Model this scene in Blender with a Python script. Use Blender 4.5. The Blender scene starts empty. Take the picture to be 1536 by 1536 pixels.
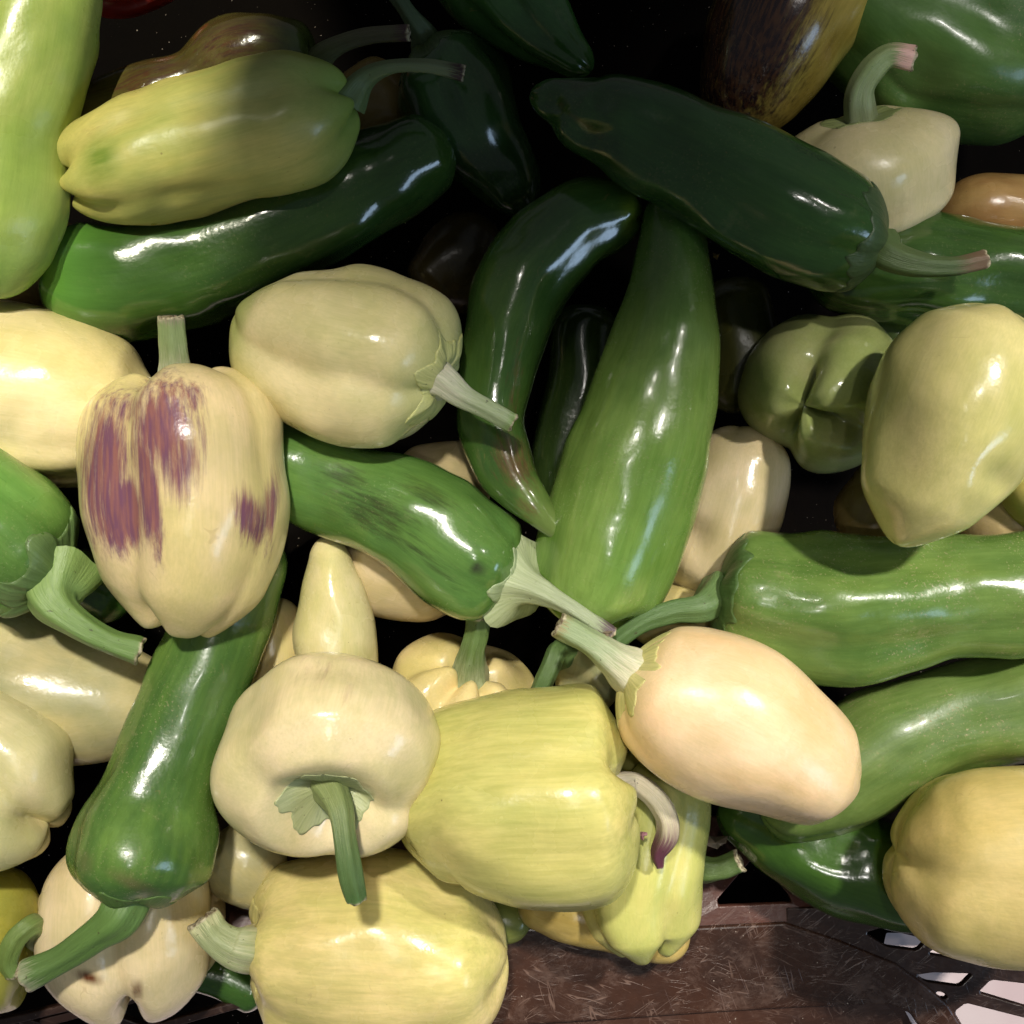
import bpy, math, random
import numpy as np
from mathutils import Vector, noise as mnoise

# ------------------------------------------------------------------ scene, camera, light
S = 0.00027          # metres per photograph pixel at height 0
H = 2000.0           # camera height in those units
scn = bpy.context.scene
C = scn.collection

def W(x, y, z=0.0):
    k = (H - z) / H
    return Vector(((x - 768) * k * S, (768 - y) * k * S, z * S))

cam = bpy.data.cameras.new('camera'); camo = bpy.data.objects.new('camera', cam); C.objects.link(camo)
camo.location = (0, 0, H * S); cam.sensor_width = 36; cam.lens = 36 / (2 * 768 / H)
cam.clip_start = 0.01; cam.clip_end = 50
scn.camera = camo
scn.render.resolution_x = scn.render.resolution_y = 1024

w = bpy.data.worlds.new('World'); scn.world = w; w.use_nodes = True
bg = w.node_tree.nodes['Background']; bg.inputs[0].default_value = (0.84, 0.92, 1.0, 1); bg.inputs[1].default_value = 0.085

def aim(o, tgt):
    o.rotation_euler = (Vector(tgt) - o.location).to_track_quat('-Z', 'Y').to_euler()

def spot(name, px, py, z, tx, ty, tz, power, col, rad, cone_px, blend):
    l = bpy.data.lights.new(name, 'SPOT'); o = bpy.data.objects.new(name, l); C.objects.link(o)
    o.location = Vector(((px - 768) * S, (768 - py) * S, z * S)); t = W(tx, ty, tz); aim(o, t)
    l.energy = power; l.color = col; l.shadow_soft_size = rad
    l.spot_size = 2 * math.atan(cone_px * S / (o.location - t).length); l.spot_blend = blend
    return o
def area(name, px, py, z, tx, ty, power, col, sx, sy):
    l = bpy.data.lights.new(name, 'AREA'); o = bpy.data.objects.new(name, l); C.objects.link(o)
    o.location = Vector(((px - 768) * S, (768 - py) * S, z * S)); aim(o, W(tx, ty, 0))
    l.energy = power; l.color = col; l.shape = 'RECTANGLE'; l.size = sx; l.size_y = sy
    return o
spot('market_lamp', 4500, -2200, 5900, 1590, 1290, 0, 182, (1.0, 0.94, 0.86), 0.06, 930, 0.45)
spot('stall_lamp', 300, -1850, 6300, 250, 1370, 0, 136, (1.0, 0.94, 0.85), 0.06, 940, 0.35)
spot('side_lamp', -900, -1800, 5600, -560, 60, 0, 108, (1.0, 0.95, 0.76), 0.014, 950, 0.02)
spot('corner_fill', 2500, -800, 6000, 1640, 150, 0, 50, (1.0, 0.95, 0.90), 0.06, 560, 0.4)  # added fill that brightens the upper right peppers, no known lamp there
spot('near_bulb', 1150, 200, 6500, 850, 1450, 0, 9, (1.0, 0.95, 0.88), 0.025, 980, 0.4)
spot('far_bulb', 900, 1500, 6500, 850, 1450, 0, 8, (1.0, 0.96, 0.92), 0.025, 980, 0.4)
area('window', 4500, 2600, 2500, 900, 800, 2.6, (0.52, 0.72, 1.0), 0.45, 0.28)

scn.view_settings.view_transform = 'Standard'; scn.view_settings.look = 'None'
scn.view_settings.exposure = 0.1; scn.view_settings.gamma = 1.0

# ------------------------------------------------------------------ helpers
def lin(c):
    def f(v):
        v /= 255.0
        return v / 12.92 if v <= 0.04045 else ((v + 0.055) / 1.055) ** 2.4
    return (f(c[0]), f(c[1]), f(c[2]), 1.0)

def tag(o, label=None, cat=None, group=None, kind=None):
    if label: o['label'] = label
    if cat: o['category'] = cat
    if group: o['group'] = group
    if kind: o['kind'] = kind
    return o

def mesh_obj(name, verts, faces, mat, parent=None, smooth=True, attrs=None):
    me = bpy.data.meshes.new(name)
    me.from_pydata([tuple(v) for v in verts], [], faces)
    if smooth: me.polygons.foreach_set('use_smooth', [True] * len(me.polygons))
    if attrs:
        for k, (ty, data) in attrs.items():
            a = me.attributes.new(k, ty, 'POINT')
            if ty == 'FLOAT': a.data.foreach_set('value', np.asarray(data, dtype=np.float32))
            else: a.data.foreach_set('vector', np.asarray(data, dtype=np.float32).ravel())
    me.materials.append(mat); me.update()
    o = bpy.data.objects.new(name, me); C.objects.link(o)
    if parent: o.parent = parent; o.matrix_parent_inverse = parent.matrix_world.inverted()
    return o

class NT:
    def __init__(s, name):
        s.m = bpy.data.materials.new(name); s.m.use_nodes = True; s.t = s.m.node_tree; s.t.nodes.clear()
        s.out = s.n('ShaderNodeOutputMaterial'); s.p = s.n('ShaderNodeBsdfPrincipled'); s.l(s.p.outputs[0], s.out.inputs[0])
    def n(s, ty, **k):
        nd = s.t.nodes.new(ty)
        for a, b in k.items(): setattr(nd, a, b)
        return nd
    def l(s, a, b): s.t.links.new(a, b)
    def val(s, sock, v):
        if hasattr(v, 'is_linked') or isinstance(v, bpy.types.NodeSocket): s.l(v, sock)
        else: sock.default_value = v
    def attr(s, name, vec=False):
        a = s.n('ShaderNodeAttribute', attribute_name=name); return a.outputs['Vector' if vec else 'Fac']
    def mapping(s, v, sc, loc=(0, 0, 0)):
        m = s.n('ShaderNodeMapping'); s.l(v, m.inputs[0]); m.inputs['Scale'].default_value = sc; m.inputs['Location'].default_value = loc
        return m.outputs[0]
    def noise(s, v, scale, detail=3, rough=0.5, dist=0.0):
        m = s.n('ShaderNodeTexNoise'); s.l(v, m.inputs['Vector']); m.inputs['Scale'].default_value = scale
        m.inputs['Detail'].default_value = detail; m.inputs['Roughness'].default_value = rough; m.inputs['Distortion'].default_value = dist
        return m.outputs['Fac']
    def rng(s, v, a, b, c=0.0, d=1.0, smooth=True):
        m = s.n('ShaderNodeMapRange', interpolation_type='SMOOTHSTEP' if smooth else 'LINEAR'); s.l(v, m.inputs[0])
        m.inputs[1].default_value = a; m.inputs[2].default_value = b; m.inputs[3].default_value = c; m.inputs[4].default_value = d
        return m.outputs[0]
    def math(s, op, a, b=0.0, clamp=False):
        m = s.n('ShaderNodeMath', operation=op, use_clamp=clamp); s.val(m.inputs[0], a); s.val(m.inputs[1], b); return m.outputs[0]
    def mix(s, f, a, b):
        m = s.n('ShaderNodeMix', data_type='RGBA'); s.val(m.inputs['Factor'], f); s.val(m.inputs['A'], a); s.val(m.inputs['B'], b)
        return m.outputs['Result']

# ------------------------------------------------------------------ pepper skin
def skin(name, c1, c2, end0=None, end1=None, mark=None, mark2=None, streak=0.07, scuff=0.0, rough=0.24, sss=0.12, specks=0.5, seed=0.0, coat=0.0, base_streak=None):
    """c1/c2 mottled; end0 / end1 = (colour, reach, strength) tints at the stem and the tip"""
    t = NT(name); pc = t.attr('pc', True); tt = t.attr('along')
    off = (seed * 3.1, seed * 1.7, seed * 5.3)
    broad = t.noise(t.mapping(pc, (1, 1, 0.45), off), 1.1, 3, 0.55, 0.3)
    col = t.mix(t.rng(broad, 0.34, 0.66), lin(c1), lin(c2))
    st = t.noise(t.mapping(pc, (5, 5, 0.5), off), 1.6, 4, 0.6, 0.25)
    stc = t.mix(t.rng(st, 0.3, 0.7), tuple(v * 1.0 for v in lin(c1)), lin(c2))
    col = t.mix(streak, col, stc)
    st2 = t.noise(t.mapping(pc, (8, 8, 0.8), off), 2.0, 3, 0.6)
    dk = t.mix(1.0, col, col)
    mm = t.n('ShaderNodeMix', data_type='RGBA', blend_type='MULTIPLY'); mm.inputs['Factor'].default_value = streak
    t.l(col, mm.inputs['A']); t.l(t.mix(t.rng(st2, 0.35, 0.62), (0.62, 0.66, 0.5, 1), (1, 1, 1, 1)), mm.inputs['B']); col = mm.outputs['Result']
    obj = t.n('ShaderNodeTexCoord').outputs['Object']
    mo = t.noise(t.mapping(obj, (1, 1, 1), off), 38, 5, 0.62, 0.4)
    m3 = t.n('ShaderNodeMix', data_type='RGBA', blend_type='MULTIPLY'); m3.inputs['Factor'].default_value = 1.0
    t.l(col, m3.inputs['A']); t.l(t.mix(t.rng(mo, 0.3, 0.7), (0.87, 0.89, 0.80, 1), (1.06, 1.04, 1.03, 1)), m3.inputs['B']); col = m3.outputs['Result']
    if end0:
        f = t.math('ADD', t.rng(tt, 0.0, end0[1], 1.0, 0.0), t.math('MULTIPLY', t.math('SUBTRACT', broad, 0.5), 0.5))
        col = t.mix(t.math('MULTIPLY', t.math('MULTIPLY', f, t.rng(tt, 0.0, end0[1] * 1.3, 1.0, 0.0), True), end0[2], True), col, lin(end0[0]))
    if end1:
        f = t.rng(t.math('ADD', tt, t.math('MULTIPLY', t.math('SUBTRACT', broad, 0.5), 0.35)), 1 - end1[1], 1.0)
        col = t.mix(t.math('MULTIPLY', f, end1[2], True), col, lin(end1[0]))
    if mark2:
        f = t.math('MULTIPLY', t.attr('mark2'), t.rng(st, 0.3, 0.6, 0.6, 1.0), True)
        col = t.mix(f, col, lin(mark2))
    if mark:
        stm = t.noise(t.mapping(pc, (6, 6, 0.55), off), 2.2, 6, 0.72, 0.15)
        f = t.math('ADD', t.attr('mark'), t.math('MULTIPLY', t.math('SUBTRACT', stm, 0.5), 1.9))
        f = t.rng(f, 0.22, 1.0)
        f = t.math('MULTIPLY', f, t.rng(t.attr('mark'), 0.03, 0.2), True)
        mcol = t.mix(t.rng(t.noise(t.mapping(pc, (12, 12, 0.8), off), 2.0, 4), 0.35, 0.65), lin(mark[0]), lin(mark[1]))
        col = t.mix(t.math('MULTIPLY', f, mark[2]), col, mcol)
    fine = t.noise(t.mapping(pc, (22, 22, 1.0), off), 2.0, 3, 0.6)
    m4 = t.n('ShaderNodeMix', data_type='RGBA', blend_type='MULTIPLY'); m4.inputs['Factor'].default_value = 1.0
    t.l(col, m4.inputs['A']); t.l(t.mix(t.rng(fine, 0.3, 0.7), (0.955, 0.965, 0.93, 1), (1.03, 1.03, 1.03, 1)), m4.inputs['B']); col = m4.outputs['Result']
    fr = t.rng(t.noise(t.mapping(obj, (1, 1, 1), off), 700, 2, 0.5), 0.70, 0.76)
    fg = t.rng(t.noise(t.mapping(obj, (1, 1, 1), (seed, 1, 7)), 35, 3), 0.5, 0.65)
    col = t.mix(t.math('MULTIPLY', t.math('MULTIPLY', fr, fg), specks * 0.6), col, lin((120, 96, 52)))
    # healed scars: short thin brown lines
    cn = t.noise(t.mapping(obj, (1, 1, 1), (seed * 1.3, 2, seed)), 42, 2, 0.5, 0.6)
    ln = t.rng(t.math('ABSOLUTE', t.math('SUBTRACT', cn, 0.5)), 0.002, 0.007, 1, 0)
    lg = t.rng(t.noise(t.mapping(obj, (1, 1, 1), (seed, seed, 4)), 60, 3, 0.6), 0.63, 0.68)
    col = t.mix(t.math('MULTIPLY', t.math('MULTIPLY', ln, lg), 0.2), col, lin((150, 120, 76)))
    # brown specks
    vo = t.n('ShaderNodeTexVoronoi'); t.l(t.mapping(obj, (1, 1, 1), off), vo.inputs['Vector']); vo.inputs['Scale'].default_value = 75; vo.inputs['Randomness'].default_value = 1
    gate = t.rng(t.noise(t.mapping(obj, (1, 1, 1), (seed, 4, 2)), 42, 2), 0.55, 0.62)
    sp = t.math('MULTIPLY', t.rng(vo.outputs['Distance'], 0.028, 0.05, 1, 0), gate)
    col = t.mix(t.math('MULTIPLY', sp, specks), col, lin((92, 66, 34)))
    rnoise = t.noise(t.mapping(obj, (1, 1, 1), off), 60, 3)
    rg = t.rng(rnoise, 0.3, 0.7, rough * 0.85, rough * 1.35)
    if scuff:
        sc = t.noise(t.mapping(obj, (1, 1, 1), off), 900, 4, 0.7)
        sg = t.rng(t.noise(t.mapping(obj, (1, 1, 1), (seed * 2, 1, 9)), 26, 4, 0.6), 0.42, 0.62)
        f = t.math('MULTIPLY', t.rng(sc, 0.57, 0.66), sg)
        big = t.math('MULTIPLY', t.rng(t.noise(t.mapping(obj, (1, 1, 1), (3, seed * 2, 9)), 70, 6, 0.75), 0.58, 0.72), 0.6)
        f = t.math('MULTIPLY', t.math('MAXIMUM', f, big), scuff)
        col = t.mix(f, col, lin((165, 152, 112)))
        rg = t.math('ADD', rg, t.math('MULTIPLY', f, 0.3))
    t.l(col, t.p.inputs['Base Color']); t.l(rg, t.p.inputs['Roughness'])
    t.p.inputs['Subsurface Weight'].default_value = sss
    t.p.inputs['Subsurface Radius'].default_value = (0.006, 0.005, 0.002); t.p.inputs['Subsurface Scale'].default_value = 1.0
    t.p.inputs['IOR'].default_value = 1.48
    if coat: t.p.inputs['Coat Weight'].default_value = coat; t.p.inputs['Coat Roughness'].default_value = 0.12
    b = t.n('ShaderNodeBump'); b.inputs['Strength'].default_value = 0.22; b.inputs['Distance'].default_value = 0.001
    hgt = t.math('ADD', t.math('MULTIPLY', t.noise(obj, 130, 3, 0.55), 0.8), t.math('MULTIPLY', st, 0.22))
    hgt = t.math('ADD', hgt, t.math('MULTIPLY', t.noise(obj, 520, 3, 0.6), 0.2))
    t.l(hgt, b.inputs['Height']); t.l(b.outputs[0], t.p.inputs['Normal'])
    return t.m

def stem_mat(name, c0, c1, tipc=None, seed=0.0, tip_reach=0.12):
    t = NT(name); pc = t.attr('pc', True); tt = t.attr('along')
    n1 = t.noise(t.mapping(pc, (3, 3, 0.5), (seed, 0, seed)), 2.0, 4, 0.6)
    col = t.mix(t.rng(t.math('ADD', tt, t.math('MULTIPLY', t.math('SUBTRACT', n1, 0.5), 0.8)), 0.0, 0.75), lin(c0), lin(c1))
    n2 = t.noise(t.mapping(pc, (6, 6, 0.4), (seed, 2, seed)), 2.5, 4, 0.65)
    mm = t.n('ShaderNodeMix', data_type='RGBA', blend_type='MULTIPLY'); mm.inputs['Factor'].default_value = 0.4
    t.l(col, mm.inputs['A']); t.l(t.mix(t.rng(n2, 0.35, 0.65), (0.55, 0.66, 0.42, 1), (1.1, 1.1, 1.1, 1)), mm.inputs['B']); col = mm.outputs['Result']
    if tipc:
        f = t.rng(t.math('ADD', tt, t.math('MULTIPLY', t.math('SUBTRACT', n2, 0.5), 0.5)), 1 - tip_reach, 1.0 - tip_reach * 0.3)
        col = t.mix(f, col, lin(tipc))
    obj = t.n('ShaderNodeTexCoord').outputs['Object']
    sp = t.rng(t.noise(obj, 500, 2), 0.7, 0.74)
    col = t.mix(t.math('MULTIPLY', sp, 0.6), col, lin((60, 45, 25)))
    cut = t.math('ADD', t.attr('cut'), t.math('MULTIPLY', t.math('SUBTRACT', t.noise(obj, 260, 4, 0.7), 0.5), 0.9))
    col = t.mix(t.math('MULTIPLY', t.rng(cut, 0.35, 0.75), t.rng(t.attr('cut'), 0.02, 0.1)), col, t.mix(t.rng(t.noise(obj, 520, 3, 0.6), 0.35, 0.6), lin((96, 80, 58)), lin((188, 178, 146))))
    t.l(col, t.p.inputs['Base Color']); t.p.inputs['Roughness'].default_value = 0.42
    t.p.inputs['Subsurface Weight'].default_value = 0.08; t.p.inputs['Subsurface Radius'].default_value = (0.003, 0.003, 0.001); t.p.inputs['Subsurface Scale'].default_value = 1.0
    b = t.n('ShaderNodeBump'); b.inputs['Strength'].default_value = 0.5; b.inputs['Distance'].default_value = 0.0008
    t.l(t.math('ADD', n2, t.math('MULTIPLY', t.noise(obj, 700, 3), 0.4)), b.inputs['Height']); t.l(b.outputs[0], t.p.inputs['Normal'])
    return t.m

# ------------------------------------------------------------------ shape of a pepper
def catmull(P, n):
    P = np.asarray(P, float); m = len(P)
    Q = np.vstack([2 * P[0] - P[1], P, 2 * P[-1] - P[-2]])
    d = np.linalg.norm(np.diff(P[:, :3], axis=0), axis=1); kn = np.concatenate([[0], np.cumsum(d)]); kn /= kn[-1]
    out = []
    for tq in np.linspace(0, 1, n):
        i = min(max(np.searchsorted(kn, tq, side='right') - 1, 0), m - 2)
        s = (tq - kn[i]) / (kn[i + 1] - kn[i])
        a, b, c, e = Q[i], Q[i + 1], Q[i + 2], Q[i + 3]
        out.append(0.5 * ((2 * b) + (-a + c) * s + (2 * a - 5 * b + 4 * c - e) * s * s + (-a + 3 * b - 3 * c + e) * s ** 3))
    return np.array(out)

class Body:
    def __init__(s, pts, cap0=60, cap1=60, p0=2.2, p1=2.0, grooves=(), gdepth=0.08, gend=0.14, dip0=0, dip1=0, rd0=0.55, rd1=0.6, flat=0.95, gtip=None, bumpy=0.65, lump=0.026, seed=0, skew=None, lobe_end=5, sharp=0.24, gpow=2.4, dents=()):
        s.__dict__.update(locals()); del s.__dict__['s']
        if gtip is None: s.gtip = gend * 0.45
        P = []
        for (x, y, z, r) in pts:
            v = W(x, y, z); P.append((v.x, v.y, v.z, r * (H - z) / H * S))
        D = catmull(P, 240); s.C = D[:, :3]; s.R = np.maximum(D[:, 3], 1e-5)
        seg = np.linalg.norm(np.diff(s.C, axis=0), axis=1); s.arc = np.concatenate([[0], np.cumsum(seg)]); s.L = s.arc[-1]
        T = np.gradient(s.C, axis=0); T /= np.linalg.norm(T, axis=1)[:, None]
        # smooth the tangents
        for _ in range(6): T[1:-1] = (T[:-2] + T[1:-1] + T[2:]) / 3
        T /= np.linalg.norm(T, axis=1)[:, None]
        B = np.cross(T, np.array([0, 0, 1.0])); B /= np.linalg.norm(B, axis=1)[:, None]
        s.T, s.B, s.N = T, B, np.cross(B, T)
        s.Rm = float(np.max(s.R))
        c0 = min(cap0 * S, 0.45 * s.L); c1 = min(cap1 * S, 0.5 * s.L)
        th = np.linspace(0, math.pi / 2, 26)
        ax0 = c0 * (1 - np.cos(th) ** (2 / p0)); f0 = np.sin(th) ** (2 / p0)
        axm = np.linspace(c0, s.L - c1, 46)[1:-1]
        ax1 = s.L - c1 * (1 - np.cos(th[::-1]) ** (2 / p1)); f1 = np.sin(th[::-1]) ** (2 / p1)
        s.ax = np.concatenate([ax0, axm, ax1]); s.f = np.concatenate([f0, np.ones_like(axm), f1])
        s.rr = np.interp(s.ax, s.arc, s.R) * s.f
        pl = np.concatenate([[0], np.cumsum(np.hypot(np.diff(s.ax), np.diff(s.rr)))]); s.pl = pl / S   # profile length in px units
        s.n = len(s.ax)
    def groove(s, phi):
        """0..1, 1 in the bottom of a groove"""
        if not s.grooves: return np.zeros_like(phi)
        g = np.sort(np.radians([a[0] if isinstance(a, tuple) else a for a in s.grooves]))
        dep = {round(math.radians(a[0]) , 6): a[1] for a in s.grooves if isinstance(a, tuple)}
        best = np.zeros_like(phi)
        n = len(g)
        for i, gi in enumerate(g):
            nxt = (g[(i + 1) % n] - gi) % (2 * math.pi) or 2 * math.pi
            prv = (gi - g[i - 1]) % (2 * math.pi) or 2 * math.pi
            d = (phi - gi + math.pi) % (2 * math.pi) - math.pi
            half = np.where(d > 0, nxt, prv) / 2; half = np.minimum(half, math.radians(70))
            x = np.minimum(np.abs(d) / half, 1.0)
            x = (np.sqrt(x * x + s.sharp ** 2) - s.sharp) / (math.sqrt(1 + s.sharp ** 2) - s.sharp)
            v = (1 - x) ** s.gpow * dep.get(round(float(gi), 6), 1.0)
            best = np.maximum(best, v)
        return best
    def surf(s, q, phi):
        """q: fractional profile index, phi: angle -> world points"""
        q = np.asarray(q, float); phi = np.asarray(phi, float)
        idx = np.arange(s.n); ax = np.interp(q, idx, s.ax); r = np.interp(q, idx, s.rr)
        tt = ax / s.L
        wob = 0.05 * np.sin(tt * 7 + s.seed) + 0.03 * np.sin(tt * 13 + 2 * s.seed)
        G = s.groove(phi + wob)
        gd = s.gdepth + (s.gend - s.gdepth) * np.exp(-(tt / 0.16) ** 2) + (s.gtip - s.gdepth) * np.exp(-((1 - tt) / 0.22) ** 2)
        rloc = np.interp(ax, s.arc, s.R)
        rel = np.clip(r / np.maximum(rloc, 1e-6), 0, 1)
        rad = r * (1 - gd * G * np.minimum(rel * 1.5, 1))
        if s.skew:
            for (a, k) in s.skew: rad = rad * (1 + k * np.cos(phi - math.radians(a)))
        if s.lump:
            sd = s.seed
            l = (np.sin(2 * phi + 5 * tt + sd) + np.sin(3 * phi - 7 * tt + 2.3 * sd) + 0.8 * np.sin(phi + 11 * tt + 1.1 * sd) + 0.5 * np.sin(5 * phi + 9 * tt + 3 * sd)) * 0.5
            rad = rad * (1 + s.lump * l)
        # ends: dip inwards at the axis, lobes bulge outwards
        e0 = np.where(q < s.n / 2, 1.0, 0.0); e1 = 1 - e0
        b0 = np.clip(1 - (rel / s.rd0) ** 2, 0, 1) ** 1.5; b1 = np.clip(1 - (rel / s.rd1) ** 2, 0, 1) ** 1.5
        ring = np.sin(np.clip(rel, 0, 1) * math.pi) 
        dx = e0 * (s.dip0 * b0 - s.lobe_end * (0.5 - G) * ring * (tt < 0.3)) - e1 * (s.dip1 * b1 - s.lobe_end * min(s.gtip / max(s.gend, 0.01), 1.0) * (0.5 - G) * ring * (tt > 0.7))
        axx = ax
        def ip(A): return np.stack([np.interp(axx, s.arc, A[:, k]) for k in range(3)], -1)
        c = ip(s.C); T = ip(s.T); B = ip(s.B); N = ip(s.N)
        p = c + (rad * np.cos(phi))[..., None] * B + (rad * np.sin(phi) * s.flat)[..., None] * N + (dx * S)[..., None] * T
        # irregular skin: a sum of random low waves pushed along the radius
        rs = np.random.RandomState(int(s.seed * 100) % 99991)
        nd = np.cos(phi)[..., None] * B + np.sin(phi)[..., None] * N
        h = np.zeros(p.shape[:-1])
        for kk in range(26):
            lam = rs.uniform(45, 160) * S; kv = rs.normal(size=3); kv /= np.linalg.norm(kv)
            h = h + (lam / S) * 0.0062 * np.sin((p @ kv) * 2 * math.pi / lam + rs.uniform(0, 6.28))
        endw = np.clip((r / s.Rm) / 0.5, 0, 1)
        return p + nd * (h * s.bumpy * endw * S)[..., None]
    def q_at(s, dist): return np.interp(dist, s.pl, np.arange(s.n))
    def build(s, name, mat, parent, marks=(), marks2=()):
        K = 112; qs = np.arange(1, s.n - 1); ph = np.linspace(0, 2 * math.pi, K, endpoint=False)
        Q, PH = np.meshgrid(qs, ph, indexing='ij'); P = s.surf(Q, PH).reshape(-1, 3)
        a = s.surf(np.array([0.0]), np.array([0.0])); b = s.surf(np.array([s.n - 1.0]), np.array([0.0]))
        M = len(qs)
        for (dxp, dyp, rad, dep) in s.dents:      # local dents pressed into the side that faces up
            pr = proj(P); d = np.hypot(pr[:, 0] - dxp, pr[:, 1] - dyp) / rad
            up = P[:, 2] > np.median(P[:, 2])
            P[:, 2] -= np.where(up, dep * S * np.exp(-d * d), 0)
        V = np.vstack([P, a, b]); F = []
        for i in range(M - 1):
            for j in range(K):
                k = (j + 1) % K; F.append((i * K + j, i * K + k, (i + 1) * K + k, (i + 1) * K + j))
        ia, ib = M * K, M * K + 1
        for j in range(K):
            k = (j + 1) % K; F.append((ia, k, j)); F.append((ib, (M - 1) * K + j, (M - 1) * K + k))
        axn = s.ax[qs]; al = np.repeat(axn / s.L, K); al = np.concatenate([al, [0, 1]])
        rl = np.repeat(np.interp(qs, np.arange(s.n), s.rr) / s.Rm, K)
        pc = np.stack([np.cos(PH.ravel()) * rl, np.sin(PH.ravel()) * rl, np.repeat(axn / s.Rm, K)], -1)
        pc = np.vstack([pc, [0, 0, 0], [0, 0, s.L / s.Rm]])
        at = {'pc': ('FLOAT_VECTOR', pc), 'along': ('FLOAT', al)}
        pr = proj(V)
        for nm, mk in (('mark', marks), ('mark2', marks2)):
            m = np.zeros(len(V))
            upper = np.concatenate([np.sin(PH.ravel()) > -0.15, [True, True]])
            for (mx, my, rx, ry, ang, st) in mk:
                ca, sa = math.cos(math.radians(ang)), math.sin(math.radians(ang))
                dx, dy = pr[:, 0] - mx, pr[:, 1] - my
                u = (dx * ca + dy * sa) / rx; v = (-dx * sa + dy * ca) / ry
                m = np.maximum(m, np.where(upper, st * np.clip(1.35 - np.hypot(u, v) , 0, 1), 0))
            at[nm] = ('FLOAT', m)
        return mesh_obj(name, V, F, mat, parent, attrs=at)

def proj(V):
    z = V[:, 2] / S; k = H / (H - z)
    return np.stack([V[:, 0] / S * k + 768, 768 - V[:, 1] / S * k], -1)

def tube(name, pts, mat, parent, ridges=5, rdepth=0.075, K=36, n=44, world_first=None, seed=0, endcap='cut', flare=None):
    """a stem: pts (x, y, z, r); world_first replaces the first point"""
    P = []
    for i, (x, y, z, r) in enumerate(pts):
        v = W(x, y, z)
        if i == 0 and world_first is not None: v = Vector(world_first)
        P.append((v.x, v.y, v.z, r * (H - z) / H * S))
    D = catmull(P, n); Cc = D[:, :3]; R = D[:, 3]
    T = np.gradient(Cc, axis=0); T /= np.linalg.norm(T, axis=1)[:, None]
    B = np.zeros_like(T); ref = np.array([0.3, 0.2, 1.0]); b = np.cross(T[0], ref); b /= np.linalg.norm(b)
    for i in range(n):
        b = b - T[i] * np.dot(b, T[i]); b /= np.linalg.norm(b); B[i] = b
    N = np.cross(B, T)
    V = []; pc = []; al = []; ct = []
    rings = [(i, 1.0, 0.0) for i in range(n)]
    rm = R[-1]
    rings += [(n - 1, 1.0, 0.10), (n - 1, 0.93, 0.18), (n - 1, 0.8, 0.17), (n - 1, 0.6, 0.08), (n - 1, 0.35, 0.02), (n - 1, 0.12, 0.04)]
    for (i, f, o) in rings:
        for j in range(K):
            a = 2 * math.pi * j / K
            tt = i / (n - 1)
            rr = R[i] * f * (1 + rdepth * math.cos(ridges * a + 1.2 * tt + seed) + 0.04 * math.sin(2 * a + 6 * tt + seed) + 0.02 * math.sin(17 * tt + seed))
            if i == n - 1: rr *= 1 + 0.05 * math.sin(3 * a + seed)
            jag = 0.08 * math.sin(4 * a + seed) + 0.05 * math.sin(7 * a + 2 * seed) if i == n - 1 else 0
            p = Cc[i] + B[i] * math.cos(a) * rr + N[i] * math.sin(a) * rr + T[i] * rm * (o + jag * (o > 0))
            V.append(p); pc.append((math.cos(a), math.sin(a), tt * 5)); al.append(min(tt + (0.02 if o > 0 else 0), 1.0)); ct.append(1.0 if (o > 0) else max(0.0, 0.55 - (n - 1 - i) * 0.22))
    F = []; M = len(rings)
    for i in range(M - 1):
        for j in range(K):
            k = (j + 1) % K; F.append((i * K + j, i * K + k, (i + 1) * K + k, (i + 1) * K + j))
    F.append(tuple((M - 1) * K + j for j in range(K)))
    return mesh_obj(name, V, F, mat, parent, attrs={'pc': ('FLOAT_VECTOR', np.array(pc)), 'along': ('FLOAT', np.array(al)), 'cut': ('FLOAT', np.array(ct))})

def wavy(ph, rs, lo, hi, n):
    o = np.zeros_like(ph)
    for k in range(n):
        o = o + rs.uniform(0.4, 1.0) * np.sin(rs.randint(lo, hi) * ph + rs.uniform(0, 6.28))
    return o / n ** 0.5

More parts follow.
